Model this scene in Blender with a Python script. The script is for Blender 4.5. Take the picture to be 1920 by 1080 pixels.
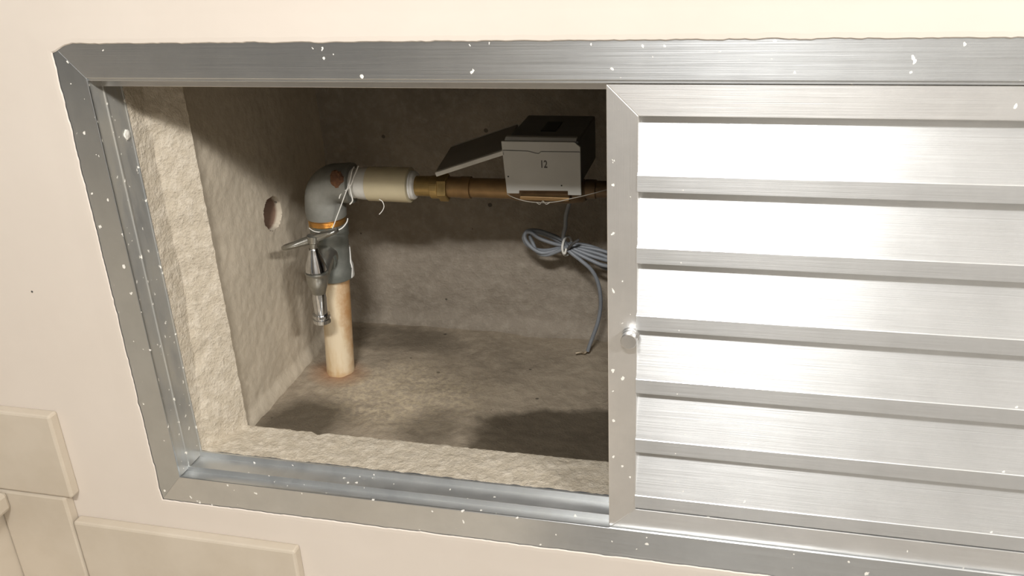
import bpy, bmesh, math, random
from mathutils import Vector, Matrix, Quaternion, noise
random.seed(7)
for o in list(bpy.data.objects): bpy.data.objects.remove(o)
S = bpy.context.scene
COL = S.collection
PI = math.pi

# ------------------------------------------------------------------ camera
# world axes: X right along the cupboard wall, Y into the wall (wall face at Y=0), Z up; lens at (0,-0.9,0)
CAM = Vector((0.0, -0.9, 0.0))
cr = Vector((0.96928842, 0.24123004, -0.04783322))      # camera right
cd = Vector((0.05683812, -0.40897772, -0.91077256))     # camera down
cf = Vector((-0.23926842, 0.88008255, -0.41012843))     # camera forward
cam_d = bpy.data.cameras.new('camera'); cam = bpy.data.objects.new('camera', cam_d); COL.objects.link(cam)
m = Matrix((( cr.x, -cd.x, -cf.x), (cr.y, -cd.y, -cf.y), (cr.z, -cd.z, -cf.z))).to_4x4()
m.translation = CAM; cam.matrix_world = m
cam_d.sensor_width = 36.0; cam_d.lens = 1752.35 / 1920 * 36.0; cam_d.clip_start = 0.02
S.camera = cam
def at(u, v, Y):
    "point of the photograph at a known depth Y behind the wall face"
    d = cr * ((u - 960) / 1752.35) + cd * ((v - 540) / 1752.35) + cf
    return CAM + d * ((Y - CAM.y) / d.y)

# ------------------------------------------------------------------ world, lamps, exposure
W = bpy.data.worlds.new('world'); S.world = W; W.use_nodes = True
W.node_tree.nodes['Background'].inputs[0].default_value = (0.95, 0.98, 1.0, 1)
W.node_tree.nodes['Background'].inputs[1].default_value = 0.06
def area(name, loc, target, sx, sy, power, color):
    d = bpy.data.lights.new(name, 'AREA'); d.shape = 'RECTANGLE'; d.size = sx; d.size_y = sy
    d.energy = power; d.color = color
    o = bpy.data.objects.new(name, d); COL.objects.link(o); o.location = loc
    o.rotation_euler = (Vector(target) - Vector(loc)).to_track_quat('-Z', 'Y').to_euler()
    return o
area('ceiling_tube_light', (-0.04, -1.60, 1.01), (-0.15, 0.0, -0.3), 0.40, 0.12, 34, (1.0, 0.985, 0.965))
area('unseen_fill_light', (1.65, -1.60, 1.01), (-0.3, 0.0, -0.4), 0.60, 0.12, 34, (1.0, 0.985, 0.965))  # added fill lamp out of view, brightens the left niche wall
vs = S.view_settings
vs.view_transform = 'Standard'; vs.look = 'None'; vs.exposure = 0.3; vs.gamma = 1.0; vs.use_curve_mapping = False

# ------------------------------------------------------------------ materials
def nodes(name):
    mt = bpy.data.materials.new(name); mt.use_nodes = True
    nt = mt.node_tree; return mt, nt, nt.nodes['Principled BSDF']
def N(nt, t, **kw):
    n = nt.nodes.new(t)
    for k, v in kw.items():
        if k in n.inputs: n.inputs[k].default_value = v
        else: setattr(n, k, v)
    return n
def ramp(nt, fac, stops):
    r = nt.nodes.new('ShaderNodeValToRGB')
    e = r.color_ramp.elements
    while len(e) < len(stops): e.new(0.5)
    for el, (p, c) in zip(e, stops):
        el.position = p; el.color = (*c, 1) if len(c) == 3 else c
    nt.links.new(fac, r.inputs[0]); return r.outputs[0]
def mixc(nt, f, a, b):
    n = nt.nodes.new('ShaderNodeMix'); n.data_type = 'RGBA'
    for s, v in ((0, f), (6, a), (7, b)):
        if hasattr(v, 'is_output'): nt.links.new(v, n.inputs[s])
        else: n.inputs[s].default_value = v if s == 0 else (*v, 1)
    return n.outputs[2]
def mth(nt, op, a, b=0.0):
    n = nt.nodes.new('ShaderNodeMath'); n.operation = op
    for i, v in enumerate((a, b)):
        if hasattr(v, 'is_output'): nt.links.new(v, n.inputs[i])
        else: n.inputs[i].default_value = v
    return n.outputs[0]
def coords(nt, scale=(1, 1, 1), loc=(0, 0, 0)):
    tc = nt.nodes.new('ShaderNodeTexCoord'); mp = nt.nodes.new('ShaderNodeMapping')
    mp.inputs['Scale'].default_value = scale; mp.inputs['Location'].default_value = loc
    nt.links.new(tc.outputs['Object'], mp.inputs['Vector']); return mp.outputs[0]
def nz(nt, vec, scale, detail=4, rough=0.55, dist=0.0):
    n = N(nt, 'ShaderNodeTexNoise', Scale=scale, Detail=detail, Roughness=rough, Distortion=dist)
    nt.links.new(vec, n.inputs['Vector']); return n.outputs['Fac']
def bump(nt, b, h, strength, dist):
    n = N(nt, 'ShaderNodeBump', Strength=strength, Distance=dist)
    nt.links.new(h, n.inputs['Height']); nt.links.new(n.outputs[0], b.inputs['Normal'])
def setin(b, **kw):
    for k, v in kw.items(): b.inputs[k.replace('_', ' ')].default_value = v

def metal(name, brush, base=(0.82, 0.82, 0.815), rough=0.34, aniso=0.75, chips=0.5, metallic=0.93, dust=0.0):
    mt, nt, b = nodes(name)
    sc = {'x': (1.5, 160, 160), 'z': (160, 160, 1.5), 'n': (30, 30, 30)}[brush]
    streak = nz(nt, coords(nt, sc), 6, 3, 0.6)
    blot = nz(nt, coords(nt), 22, 4, 0.6)
    col = mixc(nt, ramp(nt, blot, [(0.35, (0, 0, 0)), (0.75, (0.45, 0.45, 0.45))]), base, tuple(c * 0.80 for c in base))
    vo = N(nt, 'ShaderNodeTexVoronoi', Scale=100.0, Randomness=1.0); wv = coords(nt, (1, 1, 0.8))
    wn = N(nt, 'ShaderNodeTexNoise', Scale=190.0, Detail=3.0); nt.links.new(wv, wn.inputs['Vector'])
    wa = N(nt, 'ShaderNodeVectorMath', operation='SCALE'); nt.links.new(wn.outputs['Color'], wa.inputs[0]); wa.inputs['Scale'].default_value = 0.0075
    ad = N(nt, 'ShaderNodeVectorMath', operation='ADD'); nt.links.new(wv, ad.inputs[0]); nt.links.new(wa.outputs[0], ad.inputs[1])
    nt.links.new(ad.outputs[0], vo.inputs['Vector'])
    sel = N(nt, 'ShaderNodeSeparateColor'); nt.links.new(vo.outputs['Color'], sel.inputs[0])
    size = mth(nt, 'MULTIPLY', mth(nt, 'MAXIMUM', mth(nt, 'SUBTRACT', sel.outputs[0], 1.0 - 0.42 * chips), 0.0), 0.58)
    chip = mth(nt, 'LESS_THAN', vo.outputs['Distance'], size)
    if dust:                                    # cement dust smeared on the reveal behind the front leg
        tc = N(nt, 'ShaderNodeTexCoord'); sp_ = N(nt, 'ShaderNodeSeparateXYZ'); nt.links.new(tc.outputs['Object'], sp_.inputs[0])
        reveal = mth(nt, 'MULTIPLY', mth(nt, 'GREATER_THAN', sp_.outputs[1], 0.0052), dust)
        sm = ramp(nt, nz(nt, coords(nt, (1, 1, 0.4)), 34, 4, 0.6), [(0.30, (0.35, 0.35, 0.35)), (0.65, (1, 1, 1))])
        df = mth(nt, 'MULTIPLY', reveal, sm); chip = mth(nt, 'MAXIMUM', chip, mth(nt, 'MULTIPLY', df, 0.8))
        col = mixc(nt, df, col, (0.40, 0.38, 0.33))
        nt.links.new(mixc(nt, mth(nt, 'GREATER_THAN', chip, 0.95), col, (0.83, 0.80, 0.73)), b.inputs['Base Color'])
    else: nt.links.new(mixc(nt, chip, col, (0.83, 0.80, 0.73)), b.inputs['Base Color'])
    nt.links.new(mth(nt, 'MULTIPLY', mth(nt, 'SUBTRACT', 1.0, chip), metallic), b.inputs['Metallic'])
    nt.links.new(mth(nt, 'ADD', mth(nt, 'MULTIPLY', streak, 0.16), rough - 0.08), b.inputs['Roughness'])
    if brush != 'n':
        b.inputs['Anisotropic'].default_value = aniso
        t = N(nt, 'ShaderNodeTangent', direction_type='UV_MAP'); t.uv_map = 'UVMap'
        nt.links.new(t.outputs[0], b.inputs['Tangent'])
    bump(nt, b, mth(nt, 'ADD', streak, mth(nt, 'MULTIPLY', chip, 0.6)), 0.10, 0.0012)
    return mt

def concrete(name, c1, c2, c3, pits=1.0, rough=0.9, extra=None, bstr=0.6, stretch=(1, 1, 1)):
    mt, nt, b = nodes(name)
    v = coords(nt, stretch)
    a = nz(nt, v, 9, 5, 0.6, 0.6); f = nz(nt, v, 70, 6, 0.65); g = nz(nt, v, 260, 3, 0.6)
    col = mixc(nt, ramp(nt, a, [(0.32, (0, 0, 0)), (0.68, (1, 1, 1))]), c1, c2)
    col = mixc(nt, mth(nt, 'MULTIPLY', ramp(nt, f, [(0.45, (0, 0, 0)), (0.75, (1, 1, 1))]), 0.55), col, c3)
    vo = N(nt, 'ShaderNodeTexVoronoi', Scale=34.0); nt.links.new(v, vo.inputs['Vector'])
    sel = N(nt, 'ShaderNodeSeparateColor'); nt.links.new(vo.outputs['Color'], sel.inputs[0])
    size = mth(nt, 'MULTIPLY', mth(nt, 'MAXIMUM', mth(nt, 'SUBTRACT', sel.outputs[0], 1.0 - 0.22 * pits), 0.0), 0.55)
    pit = mth(nt, 'LESS_THAN', vo.outputs['Distance'], size)
    col = mixc(nt, mth(nt, 'MULTIPLY', pit, 0.75), col, tuple(x * 0.22 for x in c1))
    ro = None
    if extra: col, ro = extra(nt, col, v)
    nt.links.new(col, b.inputs['Base Color'])
    if ro: nt.links.new(ro, b.inputs['Roughness'])
    else: b.inputs['Roughness'].default_value = rough
    h = mth(nt, 'ADD', mth(nt, 'ADD', f, mth(nt, 'MULTIPLY', g, 0.45)), mth(nt, 'MULTIPLY', pit, -0.9))
    bump(nt, b, h, bstr, 0.004)
    b.inputs['Specular IOR Level'].default_value = 0.3
    return mt

def floor_extra(nt, col, v):
    sep = N(nt, 'ShaderNodeSeparateXYZ'); nt.links.new(v, sep.inputs[0])
    n1 = nz(nt, v, 11, 4, 0.55); n2 = mth(nt, 'MULTIPLY', mth(nt, 'SUBTRACT', n1, 0.5), 0.16)
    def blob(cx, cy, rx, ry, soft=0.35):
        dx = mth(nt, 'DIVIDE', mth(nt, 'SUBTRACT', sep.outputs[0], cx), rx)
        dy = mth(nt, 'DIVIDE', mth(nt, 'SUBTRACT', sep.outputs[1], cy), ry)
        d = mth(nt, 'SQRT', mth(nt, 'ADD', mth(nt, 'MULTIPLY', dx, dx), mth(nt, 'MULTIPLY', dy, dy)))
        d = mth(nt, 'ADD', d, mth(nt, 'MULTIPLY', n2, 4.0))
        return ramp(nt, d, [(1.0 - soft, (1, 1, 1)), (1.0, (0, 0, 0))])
    floor_dark = mth(nt, 'MAXIMUM', blob(-0.15, 0.195, 0.25, 0.102, 0.16), mth(nt, 'MULTIPLY', blob(-0.585, 0.45, 0.15, 0.055, 0.4), 0.6))  # broad dark patch right of centre, then a damp band at the back
    floor_dark = mth(nt, 'MAXIMUM', floor_dark, blob(-0.63, 0.16, 0.10, 0.10, 0.5))  # damp front left corner
    floor_dark = mth(nt, 'MAXIMUM', floor_dark, mth(nt, 'MULTIPLY', blob(-0.43, 0.19, 0.07, 0.07, 0.6), 0.7))
    grit = mth(nt, 'MULTIPLY', blob(-0.50, 0.27, 0.17, 0.13, 0.6), ramp(nt, nz(nt, v, 130, 3, 0.6), [(0.42, (0, 0, 0)), (0.62, (1, 1, 1))]))
    col = mixc(nt, mth(nt, 'MULTIPLY', grit, 0.6), col, (0.52, 0.43, 0.29))
    col = mixc(nt, mth(nt, 'MULTIPLY', floor_dark, 0.82), col, (0.055, 0.043, 0.028))
    rust = blob(-0.632, 0.316, 0.058, 0.050, 0.75)
    col = mixc(nt, mth(nt, 'MULTIPLY', rust, 0.72), col, (0.27, 0.125, 0.05))
    return col, mth(nt, 'SUBTRACT', 0.92, mth(nt, 'MULTIPLY', floor_dark, 0.42))

M = {}
M['alu_x'] = metal('brushed aluminium along the rails', 'x', base=(0.88, 0.875, 0.86), chips=0.8, metallic=0.88)
M['alu_z'] = metal('brushed aluminium along the stiles', 'z', base=(0.90, 0.89, 0.87), rough=0.36, chips=0.9, aniso=0.3, metallic=0.84)
M['alu_blade'] = metal('brushed aluminium of the louvres', 'x', rough=0.33, aniso=0.80, chips=0.5, base=(0.79, 0.80, 0.80), metallic=0.86)
M['dull_x'] = metal('dull aluminium of the frame rails', 'x', base=(0.70, 0.72, 0.73), chips=0.85, metallic=0.95, dust=0.25)
M['dull_z'] = metal('dull aluminium of the frame jambs', 'z', base=(0.55, 0.58, 0.60), rough=0.33, chips=1.1, aniso=0.2, metallic=0.96, dust=0.95)
M['alu_n'] = metal('turned aluminium', 'n', rough=0.30, chips=0)
M['plaster'] = concrete('rough cement plaster', (0.47, 0.41, 0.32), (0.54, 0.47, 0.365), (0.78, 0.71, 0.60), 0.8, bstr=1.0)
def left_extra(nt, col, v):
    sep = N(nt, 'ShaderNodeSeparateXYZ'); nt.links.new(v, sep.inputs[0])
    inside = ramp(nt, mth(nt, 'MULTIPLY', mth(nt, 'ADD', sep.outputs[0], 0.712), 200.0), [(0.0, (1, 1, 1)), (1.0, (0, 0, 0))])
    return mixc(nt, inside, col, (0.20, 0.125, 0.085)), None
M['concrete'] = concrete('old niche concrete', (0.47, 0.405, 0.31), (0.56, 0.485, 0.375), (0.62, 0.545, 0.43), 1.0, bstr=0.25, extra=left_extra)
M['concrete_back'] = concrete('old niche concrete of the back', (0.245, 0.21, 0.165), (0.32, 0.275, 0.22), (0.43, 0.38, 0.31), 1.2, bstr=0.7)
M['concrete_dark'] = concrete('darkened niche concrete', (0.10, 0.085, 0.065), (0.13, 0.11, 0.085), (0.16, 0.135, 0.10), 1.0)  # unseen niche top and right wall, darkened to cut bounced light
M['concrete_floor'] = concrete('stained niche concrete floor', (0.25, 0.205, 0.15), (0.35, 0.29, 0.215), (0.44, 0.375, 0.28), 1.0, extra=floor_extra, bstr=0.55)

def simple(name, c, rough=0.5, metallic=0.0, var=0.15, scale=30, b_=0.0, spec=0.5, c2=None, lo=0.4, hi=0.7):
    mt, nt, b = nodes(name)
    v = coords(nt); f = nz(nt, v, scale, 5, 0.6)
    nt.links.new(mixc(nt, ramp(nt, f, [(lo, (0, 0, 0)), (hi, (1, 1, 1))]), c, c2 or tuple(x * (1 - var) for x in c)), b.inputs['Base Color'])
    setin(b, Roughness=rough, Metallic=metallic, Specular_IOR_Level=spec)
    if b_: bump(nt, b, f, b_, 0.002)
    return mt
def wallpaint():
    mt, nt, b = nodes('cream wall paint')
    v = coords(nt); f = nz(nt, v, 5, 4, 0.6); g = nz(nt, v, 90, 3, 0.5)
    col = mixc(nt, ramp(nt, f, [(0.35, (0, 0, 0)), (0.7, (1, 1, 1))]), (0.665, 0.598, 0.525), (0.64, 0.573, 0.50))
    nt.links.new(col, b.inputs['Base Color']); setin(b, Roughness=0.55, Specular_IOR_Level=0.3)
    bump(nt, b, mth(nt, 'ADD', f, mth(nt, 'MULTIPLY', g, 0.05)), 0.12, 0.01)
    return mt
M['wall'] = wallpaint()
M['far_bounce'] = simple('white bounce half of opposite wall', (0.72, 0.73, 0.73), 0.7, var=0.04)  # half of the unseen wall, whitened to brighten the louvre reflections
M['far_wall'] = simple('dim opposite wall paint', (0.30, 0.28, 0.25), 0.7)  # other half of the unseen wall, kept dark to cut bounced light
M['marble'] = simple('beige marble', (0.56, 0.495, 0.405), 0.3, 0, scale=7, c2=(0.49, 0.425, 0.335))
M['ceiling'] = simple('white ceiling paint', (0.82, 0.80, 0.76), 0.8, var=0.03)
M['room_floor'] = simple('beige stone floor', (0.20, 0.18, 0.15), 0.35, scale=6, var=0.2)
M['galv'] = simple('dull galvanised iron', (0.255, 0.25, 0.22), 0.55, 0.35, scale=35, b_=0.25, c2=(0.19, 0.185, 0.16))
M['tee'] = simple('grey green painted iron', (0.13, 0.137, 0.118), 0.45, 0.35, scale=40, b_=0.2, c2=(0.20, 0.20, 0.175))
M['rust'] = simple('orange brown rust', (0.165, 0.075, 0.035), 0.95, 0, scale=120, b_=0.7, c2=(0.09, 0.042, 0.022))
M['brass'] = simple('dull brass', (0.50, 0.35, 0.14), 0.38, 0.75, scale=40, c2=(0.33, 0.23, 0.09))
M['brass_bright'] = simple('bright brass thread', (0.85, 0.52, 0.18), 0.28, 0.9, scale=60, c2=(0.62, 0.33, 0.10))
M['bronze'] = simple('brown bronze', (0.36, 0.225, 0.10), 0.42, 0.6, scale=30, c2=(0.24, 0.15, 0.07))
M['bronze_shaded'] = simple('shaded bronze', (0.20, 0.13, 0.07), 0.5, 0.5, scale=30, c2=(0.13, 0.085, 0.045))  # bronze with the shade around the meter box put into its colour
M['pvc_cream'] = simple('cream plastic sleeve', (0.63, 0.545, 0.36), 0.4, 0, scale=20, var=0.1)
M['pvc_white'] = simple('white plastic', (0.72, 0.70, 0.64), 0.4, 0, scale=40, var=0.15)
M['tape'] = simple('white sealing tape', (0.78, 0.76, 0.71), 0.6, 0, scale=90, var=0.2, b_=0.4)
M['chrome'] = simple('worn chrome', (0.74, 0.75, 0.77), 0.13, 1.0, scale=60, c2=(0.5, 0.5, 0.5))
M['chrome_dull'] = simple('worn nickel', (0.42, 0.41, 0.37), 0.30, 0.9, scale=50, c2=(0.30, 0.29, 0.25))
M['grey_plastic'] = simple('light grey meter plastic', (0.56, 0.55, 0.51), 0.45, 0, scale=14, var=0.08)
M['dark_plastic'] = simple('dark grey meter plastic', (0.17, 0.17, 0.165), 0.5, 0, scale=20, var=0.15)
M['lid_grey'] = simple('brown grey lid plastic', (0.25, 0.225, 0.19), 0.6, 0, scale=20, var=0.15)
M['black'] = simple('black recess', (0.012, 0.018, 0.016), 0.5, 0)
M['ink'] = simple('dark print', (0.07, 0.065, 0.06), 0.6, 0)
M['cable'] = simple('grey cable sheath', (0.235, 0.25, 0.27), 0.45, 0, scale=60, var=0.15)
M['copper'] = simple('bare wire end', (0.62, 0.52, 0.38), 0.4, 0.6)
M['thread'] = simple('white thread', (0.80, 0.78, 0.72), 0.7, 0)
M['wire'] = simple('seal wire', (0.34, 0.31, 0.26), 0.6, 0.3)
M['filler'] = simple('white filler', (0.80, 0.77, 0.69), 0.8, 0, scale=200, b_=0.6)
def pipe_mat():
    mt, nt, b = nodes('cream painted pipe with rust runs')
    v = coords(nt, (1, 1, 0.22)); f = nz(nt, v, 42, 5, 0.6); g = nz(nt, coords(nt), 60, 4, 0.6)
    tc = N(nt, 'ShaderNodeTexCoord'); sep = N(nt, 'ShaderNodeSeparateXYZ'); nt.links.new(tc.outputs['Object'], sep.inputs[0])
    col = mixc(nt, ramp(nt, f, [(0.40, (0, 0, 0)), (0.72, (1, 1, 1))]), (0.72, 0.60, 0.42), (0.56, 0.39, 0.19))
    # rust creeping up from the floor and down from the joint
    low = mth(nt, 'MULTIPLY', mth(nt, 'SUBTRACT', -0.722, sep.outputs[2]), 38.0)
    side = mth(nt, 'MULTIPLY', mth(nt, 'SUBTRACT', sep.outputs[0], -0.612), 60.0)
    hi = mth(nt, 'MULTIPLY', mth(nt, 'SUBTRACT', sep.outputs[2], -0.588), 32.0)
    r = mth(nt, 'ADD', mth(nt, 'MAXIMUM', mth(nt, 'MAXIMUM', low, mth(nt, 'MULTIPLY', hi, 0.8)), mth(nt, 'MINIMUM', side, 0.8)), mth(nt, 'MULTIPLY', mth(nt, 'SUBTRACT', g, 0.5), 1.2))
    col = mixc(nt, ramp(nt, r, [(0.2, (0, 0, 0)), (0.9, (0.8, 0.8, 0.8))]), col, (0.42, 0.19, 0.05))
    nt.links.new(col, b.inputs['Base Color']); setin(b, Roughness=0.5)
    bump(nt, b, g, 0.15, 0.002); return mt
M['pipe'] = pipe_mat()

# ------------------------------------------------------------------ mesh helpers
def obj(name, bm, mat, parent=None, smooth=False, brush=None, bevel=0.0):
    me = bpy.data.meshes.new(name)
    bmesh.ops.recalc_face_normals(bm, faces=bm.faces)
    if brush:                                   # u runs across the brush marks
        uv = bm.loops.layers.uv.new('UVMap')
        for f in bm.faces:
            for l in f.loops:
                c = l.vert.co
                l[uv].uv = ((c.z + c.y * 0.73) if brush == 'x' else (c.x + c.y * 0.73), c.x if brush == 'x' else c.z)
    bm.to_mesh(me); bm.free()
    if smooth:
        for p in me.polygons: p.use_smooth = True
    me.materials.append(mat)
    o = bpy.data.objects.new(name, me); COL.objects.link(o)
    if parent: o.parent = parent
    if bevel:
        b = o.modifiers.new('bevel', 'BEVEL'); b.width = bevel; b.segments = 2; b.limit_method = 'ANGLE'; b.angle_limit = 0.7
    if smooth: 
        if hasattr(me, 'set_sharp_from_angle'): me.set_sharp_from_angle(angle=0.75)
    return o
def thing(name, label, cat, group=None, loc=(0, 0, 0)):
    o = bpy.data.objects.new(name, None); COL.objects.link(o); o.empty_display_size = 0.05; o.location = loc
    o['label'] = label; o['category'] = cat
    if group: o['group'] = group
    return o
def tag(o, label, cat, group=None):
    o['label'] = label; o['category'] = cat
    if group: o['group'] = group
    return o
def struct(o): o['kind'] = 'structure'; return o
def add_box(bm, x0, x1, y0, y1, z0, z1):
    v = [bm.verts.new((x, y, z)) for x in (x0, x1) for y in (y0, y1) for z in (z0, z1)]
    for f in ((0, 1, 3, 2), (4, 6, 7, 5), (0, 4, 5, 1), (2, 3, 7, 6), (0, 2, 6, 4), (1, 5, 7, 3)):
        bm.faces.new([v[i] for i in f])
    return v
def box(*a): bm = bmesh.new(); add_box(bm, *a); return bm
def add_sweep(bm, rings):
    "closed rings of equal length joined one to the next, capped"
    R = [[bm.verts.new(p) for p in r] for r in rings]; n = len(R[0])
    for a, b in zip(R, R[1:]):
        for i in range(n): bm.faces.new((a[i], a[(i + 1) % n], b[(i + 1) % n], b[i]))
    bm.faces.new(R[0][::-1]); bm.faces.new(R[-1])
def frame_of(d):
    d = d.normalized(); a = Vector((0, 0, 1)) if abs(d.z) < 0.9 else Vector((1, 0, 0))
    u = d.cross(a).normalized(); return u, d.cross(u).normalized()
def add_lathe(bm, p0, axis, prof, n=32, hexa=False, ph=0.0):
    "prof: (distance along axis, radius)"
    axis = Vector(axis).normalized(); u, w = frame_of(axis); p0 = Vector(p0); rings = []
    k = 6 if hexa else n
    for s, r in prof:
        rings.append([p0 + axis * s + (u * math.cos(2 * PI * i / k + ph) + w * math.sin(2 * PI * i / k + ph)) * max(r, 1e-4) for i in range(k)])
    add_sweep(bm, rings)
def lathe(*a, **k): bm = bmesh.new(); add_lathe(bm, *a, **k); return bm
def spline(pts, sub=8, closed=False):
    P = [Vector(p) for p in pts]; out = []; n = len(P)
    for i in range(n if closed else n - 1):
        g = lambda j: P[j % n] if closed else P[min(max(j, 0), n - 1)]
        a, b, c, d = g(i - 1), g(i), g(i + 1), g(i + 2)
        for k in range(sub):
            t = k / sub
            out.append(0.5 * ((2 * b) + (c - a) * t + (2 * a - 5 * b + 4 * c - d) * t * t + (3 * b - a - 3 * c + d) * t ** 3))
    if not closed: out.append(P[-1])
    return out
def add_tube(bm, pts, r, n=10, closed=False):
    P = [Vector(p) for p in pts]; rr = r if isinstance(r, (list, tuple)) else [r] * len(P)
    u = None; rings = []
    for i, p in enumerate(P):
        t = ((P[(i + 1) % len(P)] - P[i - 1]) if closed else (P[min(i + 1, len(P) - 1)] - P[max(i - 1, 0)])).normalized()
        if u is None: u, _ = frame_of(t)
        u = (u - t * u.dot(t)).normalized(); w = t.cross(u)
        rings.append([p + (u * math.cos(2 * PI * k / n) + w * math.sin(2 * PI * k / n)) * rr[i] for k in range(n)])
    if closed:
        R = [[bm.verts.new(q) for q in g] for g in rings]
        for a, b in zip(R, R[1:] + R[:1]):
            for i in range(n): bm.faces.new((a[i], a[(i + 1) % n], b[(i + 1) % n], b[i]))
    else: add_sweep(bm, rings)
def tube(pts, r, n=10, closed=False): bm = bmesh.new(); add_tube(bm, pts, r, n, closed); return bm
def fnoise(p, sc, oct_=4):
    v = 0.0; a = 1.0
    for k in range(oct_):
        v += a * noise.noise(Vector(p) * sc); a *= 0.5; sc *= 2.03
    return v
def grid(fn, nu, nv):
    bm = bmesh.new(); V = [[bm.verts.new(fn(i / nu, j / nv)) for j in range(nv + 1)] for i in range(nu + 1)]
    for i in range(nu):
        for j in range(nv): bm.faces.new((V[i][j], V[i + 1][j], V[i + 1][j + 1], V[i][j + 1]))
    return bm
def lerp(a, b, t): return a + (b - a) * t
def sstep(a, b, x):
    t = min(max((x - a) / (b - a), 0), 1); return t * t * (3 - 2 * t)

# ------------------------------------------------------------------ cupboard wall with the ragged plaster opening
L, R_, T, B = -0.7608, 0.497, -0.1547, -0.7725
def edge_n(t, k): return 0.0016 * noise.noise(Vector((t * 38, k, 0))) + 0.0009 * noise.noise(Vector((t * 140, k, 3))) 
def plaster_wall():
    "one closed ring: ragged lip turning back over the frame, flat margin, then the whole wall face"
    n = 260; inner, outer = [], []
    corner = lambda x: -0.009 * math.exp(-((x - L) / 0.013) ** 2)    # the plaster sags over the frame's top left corner
    for i in range(n):
        x = lerp(L, R_, i / n); inner.append((x, T + edge_n(x, 1) + corner(x))); outer.append((lerp(-3.0, 2.2, i / n), 1.3))
    for i in range(n):
        z = lerp(T, B, i / n); inner.append((R_ + edge_n(z, 4), z)); outer.append((2.2, lerp(1.3, -1.6, i / n)))
    for i in range(n):
        x = lerp(R_, L, i / n); inner.append((x, B + edge_n(x, 2))); outer.append((lerp(2.2, -3.0, i / n), -1.6))
    for i in range(n):
        z = lerp(B, T + corner(L), i / n); inner.append((L + edge_n(z, 3), z)); outer.append((-3.0, lerp(-1.6, 1.3, i / n)))
    cx, cz = (L + R_) / 2, (T + B) / 2
    def grow(x, z, d):
        ex = x + (d if x > R_ - 0.01 else -d if x < L + 0.01 else 0); ez = z + (d if z > T - 0.012 else -d if z < B + 0.01 else 0)
        return ex, ez
    bm = bmesh.new(); rings = [[bm.verts.new((x, 0.0009, z)) for x, z in inner]]
    for d, y in ((0.0012, -0.0003), (0.006, -0.0005), (0.03, 0.0)):
        rings.append([bm.verts.new((grow(x, z, d)[0], y, grow(x, z, d)[1])) for x, z in inner])
    rings.append([bm.verts.new((x, 0.0, z)) for x, z in outer])
    m_ = len(inner)
    for a, b in zip(rings, rings[1:]):
        for i in range(m_): bm.faces.new((a[i], a[(i + 1) % m_], b[(i + 1) % m_], b[i]))
    return bm
struct(obj('wall_front', plaster_wall(), M['wall']))

wf = bpy.data.objects['wall_front']
obj('nail_hole', lathe((-0.8787, 0.0004, -0.4641), (0, -1, 0), [(0, 0.0016), (0.0008, 0.0014), (0.0010, 0.0004)], 10), M['ink'], wf)
# ------------------------------------------------------------------ niche: left, back, right, floor, ceiling, plaster rim
NX0, NX1, NY1, NZ0, NZ1 = -0.70, 0.47, 0.51, -0.74, -0.165
HOLE = (0.313, -0.4635)
def f_left(u, v):
    y = lerp(0.128, NY1 + 0.004, u); z = lerp(NZ0 - 0.006, NZ1, v)
    x = NX0 + 0.0022 * fnoise((1, y, z), 8, 2) + 0.0006 * fnoise((2, y, z), 60, 2)
    dy, dz = (y - HOLE[0]) / 0.029, (z - HOLE[1]) / 0.0255
    d = math.hypot(dy, dz) + 0.10 * noise.noise(Vector((y * 70, z * 70, 1)))
    x -= 0.042 * (1 - sstep(0.86, 1.0, d)) + 0.010 * (1 - sstep(0.2, 0.7, d))
    x += 0.012 * (1 - sstep(0.0, 0.03, z - NZ0)) * 0.6
    return (x, y, z)
struct(obj('wall_left', grid(f_left, 220, 260), M['concrete'], smooth=True))
def f_back(u, v):
    x = lerp(NX0 - 0.004, NX1, u); z = lerp(NZ0 - 0.006, NZ1, v)
    y = NY1 + 0.004 * fnoise((x, 3, z), 9, 3) + 0.0012 * fnoise((x, 4, z), 55, 2)
    y -= 0.008 * (1 - sstep(0.0, 0.03, z - NZ0)); return (x, y, z)
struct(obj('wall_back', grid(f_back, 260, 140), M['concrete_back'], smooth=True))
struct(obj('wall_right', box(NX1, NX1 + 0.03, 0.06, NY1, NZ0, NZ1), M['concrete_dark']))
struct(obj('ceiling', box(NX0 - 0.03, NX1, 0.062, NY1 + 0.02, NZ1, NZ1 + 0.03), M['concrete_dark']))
def f_floor(u, v):
    x = lerp(NX0 - 0.006, NX1, u); y = lerp(0.11, NY1 + 0.004, v)
    z = NZ0 + 0.0035 * fnoise((x, y, 7), 10, 3) + 0.0013 * fnoise((x, y, 8), 60, 2)
    z += 0.006 * math.exp(-(((x + 0.632) / 0.07) ** 2 + ((y - 0.32) / 0.06) ** 2))
    z -= 0.004 * sstep(-0.45, -0.30, x); return (x, y, z)
struct(obj('floor', grid(f_floor, 260, 100), M['concrete_floor'], smooth=True))
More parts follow.
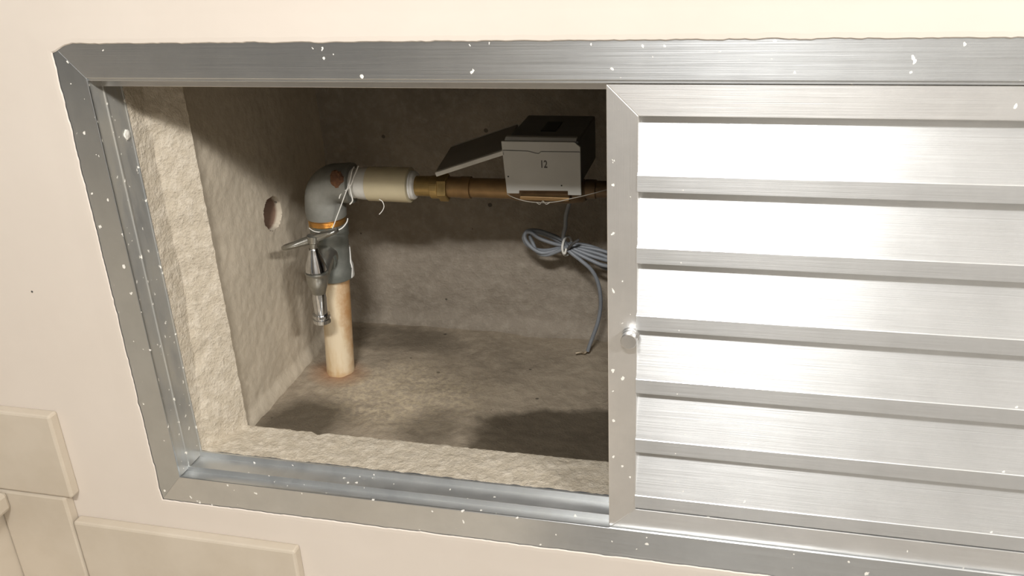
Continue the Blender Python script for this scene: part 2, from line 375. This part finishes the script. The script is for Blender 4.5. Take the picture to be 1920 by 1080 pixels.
# plaster rim: sill strip and left reveal (top reveal out of view, the same profile)
def rough(p, a=1.0): return a * (0.0011 * fnoise(p, 26, 2) + 0.0011 * fnoise(p, 110, 3))
def f_sill(u, v):
    x = lerp(-0.735, NX1, u); back = 0.1275 + 0.0022 * noise.noise(Vector((x * 45, 0, 2))) + 0.0016 * noise.noise(Vector((x * 150, 1, 2)))
    back += 0.006 * math.exp(-((x + 0.575) / 0.008) ** 2) * -1.0
    if v <= 0.85:
        t = v / 0.85; y = lerp(0.0605, back, t); z = -0.7275 + 0.003 * t + rough((x, y, 1)) * min(1, 6 * (1 - t) + 0.4)
    else:
        t = (v - 0.85) / 0.15; y = back + 0.002 * t; z = -0.7245 + rough((x, back, 1)) * 0.4 - 0.024 * t
    return (x, y, z)
struct(obj('trim_1', grid(f_sill, 380, 34), M['plaster'], smooth=True))
def f_reveal(u, v):
    z = lerp(-0.735, NZ1, u)
    k = sstep(-0.45, -0.70, z)
    yt = 0.092 + 0.012 * noise.noise(Vector((z * 9, 5, 0))) + 0.006 * noise.noise(Vector((z * 33, 5, 0))) - 0.02 * k
    back = 0.1285 + 0.0016 * noise.noise(Vector((z * 40, 9, 2)))
    ws = [(0.0605, -0.7262), (yt, -0.7225), (yt + 0.007, -0.7165), (back, -0.6905)]
    if v <= 0.88:
        t = v / 0.88 * 3; i = min(int(t), 2); f = t - i
        y = lerp(ws[i][0], ws[i + 1][0], f); x = lerp(ws[i][1], ws[i + 1][1], f) + rough((3, y, z), 0.55 if t < 1 else 0.9)
    else:
        t = (v - 0.88) / 0.12; y = back + 0.003 * t; x = lerp(-0.6905 + rough((3, back, z), 0.9), -0.712, t)
    return (x, y, z)
struct(obj('trim_2', grid(f_reveal, 190, 50), M['plaster'], smooth=True))
struct(obj('trim_3', box(-0.735, NX1, 0.0605, 0.128, -0.183, NZ1), M['plaster']))

# ------------------------------------------------------------------ aluminium frame of the cupboard (mitred channel profile)
fr = thing('cupboard_frame', 'dull aluminium frame set in the cream wall around the open meter niche', 'frame')
o_ = 0.005
prof_side = [(-o_, 0.0016), (0.0350, 0.0016), (0.0355, 0.0022), (0.0355, 0.0042), (0.0338, 0.0046), (0.0338, 0.0262), (0.0352, 0.0266), (0.0352, 0.0288),
             (0.0338, 0.0292), (0.0338, 0.0590), (0.0350, 0.0590), (0.0350, 0.0612), (-o_, 0.0612)]
prof_bot = [(-o_, 0.0016), (0.0405, 0.0016), (0.0410, 0.0022), (0.0410, 0.0042), (0.0400, 0.0046), (0.0350, 0.0050), (0.0345, 0.0242), (0.0425, 0.0246), (0.0425, 0.0272),
            (0.0370, 0.0278), (0.0370, 0.0552), (0.0455, 0.0558), (0.0455, 0.0588), (0.0440, 0.0612), (-o_, 0.0612)]
prof_top = [(-o_, 0.0016), (0.0375, 0.0016), (0.0380, 0.0022), (0.0380, 0.0034), (0.0412, 0.0036), (0.0412, 0.0048), (0.0300, 0.0052), (0.0300, 0.0612), (-o_, 0.0612)]
def member(side, prof):
    rings = []
    for end in (0, 1):
        ring = []
        for d, y in prof:
            if side in ('top', 'bot'):
                k = d * 0.92 if side == 'top' else d * 0.86
                if y > 0.0043: k = min(k, 0.033)
                x = (L + k) if end == 0 else (R_ - k)
                ring.append((x, y, T - d if side == 'top' else B + d))
            else:
                kt, kb = d * 1.08, d * 1.16
                z = (T - kt) if end == 0 else (B + kb)
                ring.append((L + d if side == 'left' else R_ - d, y, z))
        rings.append(ring)
    bm = bmesh.new(); add_sweep(bm, rings); return bm
obj('top_rail', member('top', prof_top), M['dull_x'], fr, brush='x', bevel=0.0004)
obj('bottom_rail', member('bot', prof_bot), M['dull_x'], fr, brush='x', bevel=0.0004)
obj('jamb', member('left', prof_side), M['dull_z'], fr, brush='z', bevel=0.0004)
obj('jamb', member('right', prof_side), M['dull_z'], fr, brush='z', bevel=0.0004)
tr = bmesh.new(); add_box(tr, -0.7268, R_ - 0.034, 0.0265, 0.0287, -0.2068, -0.1840); add_box(tr, -0.7268, R_ - 0.034, 0.0580, 0.0602, -0.2055, -0.1840)
obj('guide_track', tr, M['alu_x'], fr, brush='x', bevel=0.0004)
dab = bmesh.new(); bmesh.ops.create_icosphere(dab, subdivisions=3, radius=1)
for v in dab.verts:
    c = v.co * (1 + 0.25 * noise.noise(v.co * 2)); v.co = (-0.7262 + c.x * 0.002, 0.0505 + c.y * 0.0052, -0.2700 + c.z * 0.0062)
o = obj('filler_dab', dab, M['filler'], fr, smooth=True); o['label'] = 'white blob of filler over a fixing hole'

# ------------------------------------------------------------------ sliding louvred leaf
DX0, DX1, DZ1, DZ0, SW = -0.1405, 0.452, -0.1968, -0.7345, 0.0318
DY0, DY1 = 0.0062, 0.0225
door = thing('louvred_door', 'brushed aluminium louvred sliding door covering the right half of the niche', 'door')
def leaf_member(side):
    w = SW; bm = bmesh.new(); rings = []
    if side in ('top', 'bot'):
        for end in (0, 1):
            xo, xi = (DX0, DX0 + w) if end == 0 else (DX1, DX1 - w)
            zo, zi = (DZ1, DZ1 - w) if side == 'top' else (DZ0, DZ0 + w)
            rings.append([(xo, DY0, zo), (xi, DY0, zi), (xi, DY1, zi), (xo, DY1, zo)])
    else:
        for end in (0, 1):
            zo, zi = (DZ1, DZ1 - w) if end == 0 else (DZ0, DZ0 + w)
            xo, xi = (DX0, DX0 + w) if side == 'left' else (DX1, DX1 - w)
            rings.append([(xo, DY0, zo), (xi, DY0, zi), (xi, DY1, zi), (xo, DY1, zo)])
    add_sweep(bm, rings); return bm
obj('stile', leaf_member('left'), M['alu_z'], door, brush='z', bevel=0.0007)
obj('stile', leaf_member('right'), M['alu_z'], door, brush='z', bevel=0.0007)
obj('top_rail', leaf_member('top'), M['alu_x'], door, brush='x', bevel=0.0007)
obj('bottom_rail', leaf_member('bot'), M['alu_x'], door, brush='x', bevel=0.0007)
PITCH = 0.0787; Z0 = -0.2290
def blade():
    yb, yl = 0.0215, 0.0050
    prof = [(yb, 0.004), (yb, -0.0040), (yl + 0.0008, -0.0590), (yl, -0.0598), (yl, -0.0768), (yl + 0.0008, -0.0776), (yb, -0.0776), (yb, -0.0764),
            (yl + 0.0016, -0.0764), (yl + 0.0016, -0.0602), (yb + 0.0014, -0.004), (yb + 0.0014, 0.004)]
    bm = bmesh.new(); add_sweep(bm, [[(x, y, z) for y, z in prof] for x in (DX0 + SW - 0.001, DX1 - SW + 0.001)]); return bm
b0 = obj('louvre_blade', blade(), M['alu_blade'], door, brush='x', bevel=0.0003)
b0.location.z = Z0
for k in range(1, 6):
    c = b0.copy(); c.location.z = Z0 - PITCH * k
    COL.objects.link(c)
kb = bmesh.new()
add_lathe(kb, (-0.1155, DY0, -0.4700), (0, -1, 0), [(0, 0.0098), (0.002, 0.0098), (0.0025, 0.0080), (0.0045, 0.0080), (0.005, 0.0092), (0.0068, 0.0092), (0.0074, 0.0078), (0.009, 0.0078),
           (0.0095, 0.0088), (0.0165, 0.0088), (0.0172, 0.0082), (0.0174, 0.0001)], 36)
o = obj('knob', kb, M['alu_n'], door, smooth=True); o['label'] = 'small ribbed metal pull knob'

# ------------------------------------------------------------------ water pipe: riser, tee, elbow and couplings
AY, AZ = 0.3193, -0.4130
wp = thing('water_pipe', 'cream rust-stained riser pipe with grey tee and elbow in the niche corner', 'pipe')
base, top = Vector((-0.6295, 0.3215, -0.742)), Vector((-0.6140, AY, -0.548))
ax = (top - base); ln = ax.length
o = obj('riser_pipe', lathe(base, ax, [(0, 0.0225), (ln, 0.0222)], 40), M['pipe'], wp, smooth=True); o['label'] = 'cream painted pipe with orange rust at its foot'
tee = bmesh.new()
tp = Vector((-0.6160, AY, -0.5660)); 
add_lathe(tee, tp, (0.03, 0, 1), [(0, 0.0235), (0.0008, 0.0300), (0.016, 0.0300), (0.021, 0.0272), (0.066, 0.0268), (0.070, 0.0288), (0.088, 0.0288), (0.0895, 0.022)], 40)
add_lathe(tee, (-0.6140, 0.318, -0.522), (-0.05, -1, -0.14), [(0, 0.018), (0.022, 0.018), (0.024, 0.0205), (0.030, 0.0205), (0.031, 0.012)], 32)
obj('tee', tee, M['tee'], wp, smooth=True)
tt = bmesh.new()  # thin pale strip up the right side of the tee
def strip_pt(a, z, rr): return (-0.6163 + rr * math.cos(a), AY + rr * math.sin(a), z)
rings = []
for i in range(9):
    t = i / 8; z = lerp(-0.5655, -0.5200, t); a0 = math.radians(lerp(-6, 22, t)); a1 = math.radians(48); rr = 0.0308 if z < -0.548 else lerp(0.0308, 0.0290, min(1, (z + 0.548) / 0.006))
    rings.append([strip_pt(lerp(a0, a1, k / 5), z, rr + 0.0006 + 0.0004 * noise.noise(Vector((k, i * 1.7, 0)))) for k in range(6)] + [strip_pt(lerp(a1, a0, k / 5), z, rr - 0.001) for k in range(6)])
add_sweep(tt, rings)
o = obj('pale_strip', tt, M['tape'], wp, smooth=True); o['label'] = 'pale strip on the tee collar'
rg = bmesh.new(); z0 = -0.4800
pr_ = [(0, 0.020)]
for i in range(6): pr_ += [(0.001 + i * 0.0024, 0.0282), (0.0022 + i * 0.0024, 0.0270)]
pr_ += [(0.0160, 0.020)]
add_lathe(rg, (-0.6155, AY, z0), (0, 0, 1), pr_, 36)
o = obj('threaded_nipple', rg, M['brass_bright'], wp, smooth=True); o['label'] = 'shiny brass thread between tee and elbow'
el = bmesh.new()
path = [(-0.6150, AY, -0.4665), (-0.6150, AY, -0.4560), (-0.6150, AY, -0.4440)]
for i in range(1, 9):
    a = i / 9 * PI / 2; path.append((-0.6150 + 0.030 * (1 - math.cos(a)), AY, -0.4430 + 0.030 * math.sin(a)))
path += [(-0.5840, AY, AZ), (-0.5740, AY, AZ), (-0.5660, AY, AZ)]
rad = [0.0300, 0.0310, 0.0300] + [0.0295] * 8 + [0.0290, 0.0300, 0.0300]
add_tube(el, path, rad, 36)
obj('elbow', el, M['galv'], wp, smooth=True)
rs = bmesh.new(); bmesh.ops.create_icosphere(rs, subdivisions=4, radius=1)
rc = at(632, 337, 0.2935)
for v in rs.verts:
    c = v.co * (1 + 0.22 * fnoise(v.co * 1.0, 2.5, 3)); v.co = rc + Vector((c.x * 0.0105, c.y * 0.006, c.z * 0.0135))
o = obj('rust_scab', rs, M['rust'], wp, smooth=True); o['label'] = 'crust of brown rust on the elbow'
ad = bmesh.new()
add_lathe(ad, (-0.5665, AY, AZ), (1, 0, 0), [(0, 0.019), (0.001, 0.0222), (0.006, 0.0222), (0.007, 0.0200), (0.009, 0.0200), (0.010, 0.0228), (0.017, 0.0236), (0.028, 0.0236)], 40)
obj('coupling_socket', ad, M['pvc_white'], wp, smooth=True)
sl = lathe((-0.5395, AY, AZ), (1, 0, 0), [(0, 0.022), (0.0006, 0.0252), (0.0640, 0.0256), (0.0646, 0.021)], 44)
o = obj('coupling_sleeve', sl, M['pvc_cream'], wp, smooth=True); o['label'] = 'cream plastic coupling sleeve'
tpz = lathe((-0.4752, AY, AZ), (1, 0, 0), [(0, 0.018), (0.001, 0.0212), (0.003, 0.0202), (0.005, 0.0212), (0.008, 0.0196), (0.009, 0.0150)], 40)
o = obj('tape_wrap', tpz, M['tape'], wp, smooth=True); o['label'] = 'white tape wound on the joint'
br = bmesh.new()
add_lathe(br, (-0.4690, AY, AZ - 0.001), (1, 0, 0), [(0, 0.0145), (0.026, 0.0148)], 32)
obj('nipple', br, M['brass'], wp, smooth=True)
un = bmesh.new()
add_lathe(un, (-0.4430, AY, AZ - 0.002), (1, 0, 0), [(0, 0.0158), (0.0005, 0.0168), (0.0115, 0.0168), (0.012, 0.0160)], 32)
add_lathe(un, (-0.4310, AY, AZ - 0.002), (1, 0, 0), [(0, 0.0185), (0.001, 0.0205), (0.013, 0.0205), (0.014, 0.0185)], hexa=True, ph=0.3)
obj('union_nut', un, M['brass'], wp, bevel=0.0006)
tl = bmesh.new()
add_lathe(tl, (-0.4170, AY, AZ - 0.001), (1, 0, 0), [(0, 0.0150), (0.018, 0.0152), (0.019, 0.0160), (0.033, 0.0160), (0.034, 0.0140), (0.0935, 0.0142)], 32)
obj('tail_piece', tl, M['bronze'], wp, smooth=True)

# ------------------------------------------------------------------ faucet on the tee
fa = thing('garden_faucet', 'small worn chrome faucet with wing handle screwed to the grey tee', 'faucet')
FX, FY = -0.6125, 0.2570
body = bmesh.new()
add_lathe(body, (FX, FY, -0.5300), (-0.02, 0, -1), [(0, 0.0140), (0.0010, 0.0170), (0.0030, 0.0174), (0.0045, 0.0164), (0.010, 0.0163), (0.018, 0.0155), (0.026, 0.0132), (0.032, 0.0110), (0.036, 0.0100)], 32)
nk = spline([(-0.6145, 0.298, -0.5220), (-0.6138, 0.288, -0.5225), (-0.6130, 0.278, -0.5270), (-0.6125, 0.268, -0.5380), (-0.6130, 0.259, -0.5500)], 6)
add_tube(body, nk, [lerp(0.0195, 0.0130, i / (len(nk) - 1)) for i in range(len(nk))], 24)
obj('faucet_body', body, M['chrome_dull'], fa, smooth=True)
obj('bonnet', lathe((FX, FY, -0.4940), (0, 0, -1), [(0, 0.0062), (0.003, 0.0078), (0.006, 0.0080), (0.008, 0.0088), (0.018, 0.0122), (0.028, 0.0148), (0.035, 0.0156), (0.0365, 0.012)], 32), M['chrome'], fa, smooth=True)
obj('spout', lathe((FX - 0.0009, FY, -0.5640), (-0.03, 0, -1), [(0, 0.0098), (0.010, 0.0106), (0.030, 0.0100), (0.036, 0.0098), (0.0365, 0.0130), (0.0405, 0.0134), (0.0410, 0.0118), (0.0435, 0.0118), (0.044, 0.0136), (0.0500, 0.0132), (0.0510, 0.0105), (0.0440, 0.0085)], 32), M['chrome'], fa, smooth=True)
obj('stem', lathe((FX, FY, -0.4960), (0.12, 0, 1), [(0, 0.0052), (0.010, 0.0060), (0.012, 0.0085), (0.022, 0.0090), (0.023, 0.003)], 20), M['chrome_dull'], fa, smooth=True)
hd = bmesh.new()
def wing(bm, tip, wmax, th):
    c = Vector((FX + 0.003, FY, -0.4790)); d = Vector(tip) - c; l = d.length; t = d / l
    s = t.cross(Vector((0, 0.15, 1))).normalized(); n = s.cross(t).normalized(); rings = []
    for f, w, h in ((0, 0.45, 1), (0.25, 0.50, 1), (0.5, 0.85, 0.9), (0.75, 1.0, 0.8), (0.92, 0.8, 0.7), (1.0, 0.35, 0.5)):
        rings.append([c + t * (l * f) + s * (math.cos(a) * wmax * w) + n * (math.sin(a) * th * h) for a in [2 * PI * k / 14 for k in range(14)]])
    add_sweep(bm, rings)
wing(hd, (-0.6570, 0.2480, -0.4925), 0.0120, 0.0062)
wing(hd, (-0.5730, 0.2640, -0.4660), 0.0115, 0.0060)
obj('wing_handle', hd, M['chrome_dull'], fa, smooth=True)

# ------------------------------------------------------------------ water meter with its reading module and open lid
wm = thing('water_meter', 'bronze water meter under a grey box marked 12 on the horizontal pipe', 'meter')
bd = bmesh.new()
add_lathe(bd, (-0.3235, AY, AZ), (1, 0, 0), [(0, 0.0150), (0.004, 0.0170), (0.012, 0.0180), (0.024, 0.0190), (0.052, 0.0200), (0.080, 0.0190), (0.092, 0.0180), (0.102, 0.0165), (0.106, 0.014)], 32)
add_lathe(bd, (-0.2705, 0.340, -0.424), (0, 0, 1), [(0, 0.0300), (0.004, 0.0330), (0.022, 0.0360), (0.024, 0.03)], 36)
obj('meter_body', bd, M['bronze_shaded'], wm, smooth=True)
obj('register_ring', box(-0.3048, -0.2352, 0.2862, 0.372, -0.4185, -0.4128), M['bronze'], wm, bevel=0.0012)
obj('register_block', box(-0.3040, -0.2360, 0.2960, 0.370, -0.4128, -0.3990), M['bronze_shaded'], wm)
sp = bmesh.new(); add_lathe(sp, (-0.2180, AY, -0.4105), (1, 0, 0), [(0, 0.0135), (0.014, 0.0135), (0.015, 0.0118), (0.68, 0.0118)], 28)
obj('outlet_pipe', sp, M['bronze_shaded'], wm, smooth=True)
# box: front plate with cut corner and the notch over the ring, sloping top edge, dark back half
def plate(poly, y0, y1):
    bm = bmesh.new(); add_sweep(bm, [[(x, y0, z) for x, z in poly], [(x, y1, z) for x, z in poly]]); return bm
poly = [(-0.3268, -0.3354), (-0.2262, -0.3348), (-0.2186, -0.3415), (-0.2186, -0.4086), (-0.2370, -0.4088), (-0.2370, -0.4030), (-0.3048, -0.4046), (-0.3048, -0.4088), (-0.3224, -0.4094)]
cover = obj('module_cover', plate(poly, 0.2850, 0.2885), M['grey_plastic'], wm, bevel=0.0008)
up = bmesh.new()
add_sweep(up, [[(-0.3232, 0.2885, -0.3352), (-0.2245, 0.2885, -0.3348), (-0.2245, 0.2925, -0.3312), (-0.3222, 0.2925, -0.3312)],
               [(-0.3232, 0.3000, -0.3372), (-0.2245, 0.3000, -0.3372), (-0.2245, 0.3000, -0.3312), (-0.3222, 0.3000, -0.3312)]])
obj('cover_lip', up, M['grey_plastic'], cover, bevel=0.0006)
cr_ = bmesh.new()
z1 = -0.3480
add_tube(cr_, [(-0.3250, 0.2849, z1), (-0.2900, 0.2849, z1 - 0.0003), (-0.2800, 0.2849, z1 - 0.0028), (-0.2755, 0.2849, z1 - 0.0034), (-0.2720, 0.2849, z1 - 0.0005), (-0.2195, 0.2849, z1)], 0.00055, 6)
obj('cover_seam', cr_, M['dark_plastic'], cover)
bb = bmesh.new(); add_box(bb, -0.3215, -0.2215, 0.2886, 0.425, -0.3985, -0.3345)
mbox = obj('module_box', bb, M['dark_plastic'], wm, bevel=0.002)
obj('display_window', box(-0.2830, -0.2620, 0.335, 0.385, -0.3345, -0.3335), M['black'], mbox)
for q, (px, py) in enumerate(((953, 331), (1053, 348))):
    p = at(px, py, 0.2850)
    obj('pin_hole', lathe(p + Vector((0, 0.0006, 0)), (0, -1, 0), [(0, 0.0011), (0.0009, 0.0011)], 10), M['black'], cover)
tx = bpy.data.curves.new('number', 'FONT'); tx.body = '12'; tx.size = 0.0145; tx.align_x = 'CENTER'; tx.align_y = 'CENTER'; tx.extrude = 0.0003; tx.offset = 0.0002
to = bpy.data.objects.new('number', tx); COL.objects.link(to); to.rotation_euler = (PI / 2, 0, 0); to.scale = (0.72, 1, 1)
bpy.context.view_layer.update()
me = bpy.data.meshes.new_from_object(to.evaluated_get(bpy.context.evaluated_depsgraph_get()))
me.transform(Matrix.Translation((-0.2690, 0.2848, -0.3665)) @ to.matrix_world); bpy.data.objects.remove(to)
me.materials.clear(); me.materials.append(M['ink'])
nb = bpy.data.objects.new('printed_number', me); COL.objects.link(nb); nb.parent = cover; nb['label'] = 'dark printed number 12'
# open lid hinged on the left side of the box, edge on to the viewer
p0, p1 = Vector((-0.4248, 0.285, -0.3825)), Vector((-0.3245, 0.285, -0.3485))
q0, q1 = Vector((-0.4330, 0.392, -0.3745)), Vector((-0.3290, 0.392, -0.3385))
def bar(a, b, c, d, t):
    "slab on four corners with thickness t downwards"
    bm = bmesh.new(); dn = Vector((0.32, 0, -1)).normalized() * t
    add_sweep(bm, [[a, b, b + dn, a + dn], [d, c, c + dn, d + dn]]); return bm
def mix3(a, b, t): return a + (b - a) * t
lid = obj('lid_panel', bar(mix3(p0, q0, .06), mix3(p1, q1, .06), mix3(p1, q1, .95), mix3(p0, q0, .95), 0.0030), M['lid_grey'], wm)
obj('lid_rim', bar(p0, p1, mix3(p1, q1, .06), mix3(p0, q0, .06), 0.0062), M['pvc_white'], lid, bevel=0.0008)
obj('lid_rim', bar(mix3(p0, q0, .95), mix3(p1, q1, .95), q1, q0, 0.0060), M['pvc_white'], lid, bevel=0.0008)
sw = spline([at(951, 364, 0.2835), at(962, 370, 0.280), at(985, 377, 0.278), at(1015, 380, 0.277), at(1045, 378, 0.278), at(1068, 373, 0.281), at(1095, 367, 0.286), at(1122, 360, 0.292), at(1150, 352, 0.300)], 6)
wb = bmesh.new(); add_tube(wb, sw, 0.0006, 6)
tw = spline([at(1005, 379, 0.277), at(1012, 383, 0.275), at(1018, 377, 0.275), at(1024, 383, 0.275), at(1032, 379, 0.277)], 6); add_tube(wb, tw, 0.0006, 6)
o = obj('seal_wire', wb, M['wire'], wm, smooth=True); o['label'] = 'thin twisted seal wire under the box'

# ------------------------------------------------------------------ tied grey cable
cb = thing('cable_bundle', 'grey signal cable coiled in a bow and tied below the water meter', 'cable')
CY = 0.448
def loop(pts, jit, name='cable_loop'):
    P = [at(u, v, CY + dy) for u, v, dy in pts]
    return obj(name, tube(spline(P, 8), 0.0031, 10), M['cable'], cb, smooth=True)
obj('cable_lead', tube(spline([(-0.2460, 0.372, -0.405), (-0.2460, 0.385, -0.425), at(1062, 400, 0.41), at(1060, 425, 0.435), at(1056, 445, CY - 0.004), at(1062, 462, CY)], 8), 0.0032, 10), M['cable'], cb, smooth=True)
loop([(1064, 462, 0), (1040, 457, -.004), (1012, 447, -.006), (996, 436, -.004), (986, 437, 0), (982, 447, .002), (990, 460, .004), (1006, 468, .004), (1030, 469, 0), (1062, 461, -.002)], 1)
loop([(1064, 458, .006), (1046, 446, .004), (1022, 436, .004), (1004, 432, .002), (988, 434, 0), (984, 446, -.004), (996, 463, -.006), (1016, 474, -.006), (1040, 470, -.004), (1064, 463, -.004)], 2)
loop([(1066, 464, .004), (1050, 454, .008), (1028, 442, .010), (1006, 436, .010), (994, 442, .008), (1000, 458, .004), (1008, 473, 0), (1024, 478, -.004), (1046, 471, -.006), (1066, 461, -.006)], 3)
loop([(1064, 461, 0), (1084, 470, -.003), (1110, 480, -.004), (1134, 487, -.002), (1150, 490, 0), (1152, 480, .006), (1132, 471, .010), (1100, 464, .010), (1064, 459, .006)], 4)
loop([(1064, 465, -.004), (1080, 474, -.008), (1104, 486, -.010), (1130, 497, -.010), (1148, 498, -.006), (1150, 488, 0), (1128, 478, .004), (1096, 469, .006), (1066, 462, .004)], 5)
loop([(1066, 463, .002), (1090, 478, .000), (1114, 491, .002), (1136, 503, .004), (1152, 504, .008), (1154, 494, .012), (1136, 474, .014), (1100, 460, .014), (1066, 457, .010)], 6)
tail = [at(1058, 463, CY - .006), at(1072, 475, CY - .012), at(1090, 489, CY - .014), at(1108, 505, CY - .014), at(1119, 524, CY - .012), at(1125, 548, CY - .010), at(1126, 575, CY - .006), at(1121, 604, CY - .004), at(1112, 630, CY - .003), at(1106, 646, CY - .003), at(1102, 658, CY - .003)]
ctail = obj('cable_tail', tube(spline(tail, 8), 0.0032, 10), M['cable'], cb, smooth=True)
o = obj('bare_wire', tube(spline([at(1101, 657, CY - .003), at(1096, 662, CY - .004), at(1090, 660, CY - .008), at(1079, 662, CY - .012)], 6), 0.0016, 8), M['copper'], ctail, smooth=True); o['label'] = 'stripped wire end'
tie = bmesh.new(); c0 = at(1063, 461, CY)
add_tube(tie, [c0 + Vector((0.0045 * math.cos(a) * 0.9 - 0.004 * math.sin(a) * 0.2, 0.0160 * math.cos(a), 0.0150 * math.sin(a))) for a in [2 * PI * k / 24 for k in range(24)]], 0.0019, 8, True)
add_tube(tie, spline([c0 + Vector((0.002, -0.016, 0.002)), c0 + Vector((0.000, -0.018, -0.006)), at(1057, 474, CY - .016)], 6), 0.0017, 8)
o = obj('cable_tie', tie, M['thread'], cb, smooth=True); o['label'] = 'white tie'
o = obj('tie_end', tube(spline([c0 + Vector((0.004, -0.014, 0.0)), at(1074, 457, CY - .018), at(1086, 449, CY - .016)], 6), 0.0022, 8), M['ink'], cb, smooth=True); o['label'] = 'black tie end'

# ------------------------------------------------------------------ loose white threads
ct = bmesh.new()
add_tube(ct, spline([at(664, 313, 0.300), at(660, 320, 0.293), at(656, 340, 0.290), at(648, 362, 0.288), at(634, 400, 0.288), at(620, 434, 0.287), at(608, 436, 0.287), at(590, 434, 0.290), at(580, 428, 0.300)], 6), 0.0008, 8)
add_tube(ct, spline([at(617, 436, 0.286), at(630, 433, 0.287), at(642, 427, 0.292), at(650, 417, 0.303), at(652, 410, 0.312)], 6), 0.0009, 8)
add_tube(ct, spline([at(672, 311, 0.302), at(664, 330, 0.294), at(656, 350, 0.291), at(640, 363, 0.291), at(636, 372, 0.292)], 6), 0.0009, 8)
add_tube(ct, spline([at(655, 345, 0.291), at(658, 362, 0.292), at(661, 376, 0.292), at(656, 383, 0.292)], 6), 0.0010, 8)
tag(obj('white_thread', ct, M['thread'], smooth=True), 'white thread strung from the coupling socket down around the grey tee', 'thread')
tag(obj('white_thread', tube(spline([at(711, 374, 0.297), at(717, 378, 0.295), at(720, 387, 0.295), at(717, 395, 0.295), at(711, 402, 0.295)], 6), 0.0006, 8), M['thread'], smooth=True),
    'short curled thread hanging under the cream coupling sleeve', 'thread')

# ------------------------------------------------------------------ stepped marble skirting and stairs at lower left
sk = bpy.data.objects.new('baseboard_left', None); COL.objects.link(sk); struct(sk)
TY = -0.0170
def tile(x0, x1, z0, z1): return obj('tile', box(x0, x1, TY, 0.0006, z0, z1), M['marble'], sk, bevel=0.0035)
tile(-1.235, -0.8935, -0.7767, -0.6425)
tile(-1.3590, -1.2390, -0.7767, -0.6110)
tile(-1.0250, -0.9078, -0.9418, -0.7783)
tile(-0.9055, -0.5600, -0.9418, -0.8185)
tile(-0.6880, -0.5600, -1.1070, -0.9440)
tile(-0.5580, -0.2250, -1.1070, -0.9840)
tile(-1.5700, -1.2375, -0.6092, -0.4775)
st = thing('staircase', 'beige stone stair step at the lower left corner against the wall', 'stairs')
for k in range(-3, 3):
    nx, tz = -1.003 + 0.334 * k, -0.7776 - 0.165 * k
    obj('tread', box(nx - 0.362, nx, -1.15, TY, tz - 0.031, tz), M['marble'], st, bevel=0.006)
    obj('riser', box(nx - 0.045, nx - 0.0225, -1.15, -0.0012, tz - 0.165, tz - 0.031), M['marble'], st)
# ------------------------------------------------------------------ rest of the stair hall
struct(obj('floor', box(-3.0, 2.2, -2.6, 0.0, -1.32, -1.275), M['room_floor']))
struct(obj('wall_opposite', box(-1.3, -0.15, -2.63, -2.6, -1.3, 1.3), M['far_wall']))
struct(obj('wall_opposite', box(-0.15, 2.2, -2.63, -2.6, -1.3, 1.3), M['far_bounce']))
struct(obj('ceiling', box(-1.3, 2.2, -2.6, 0.0, 1.3, 1.33), M['ceiling']))
struct(obj('wall_end', box(2.2, 2.23, -2.6, 0.0, -1.3, 1.3), M['wall']))
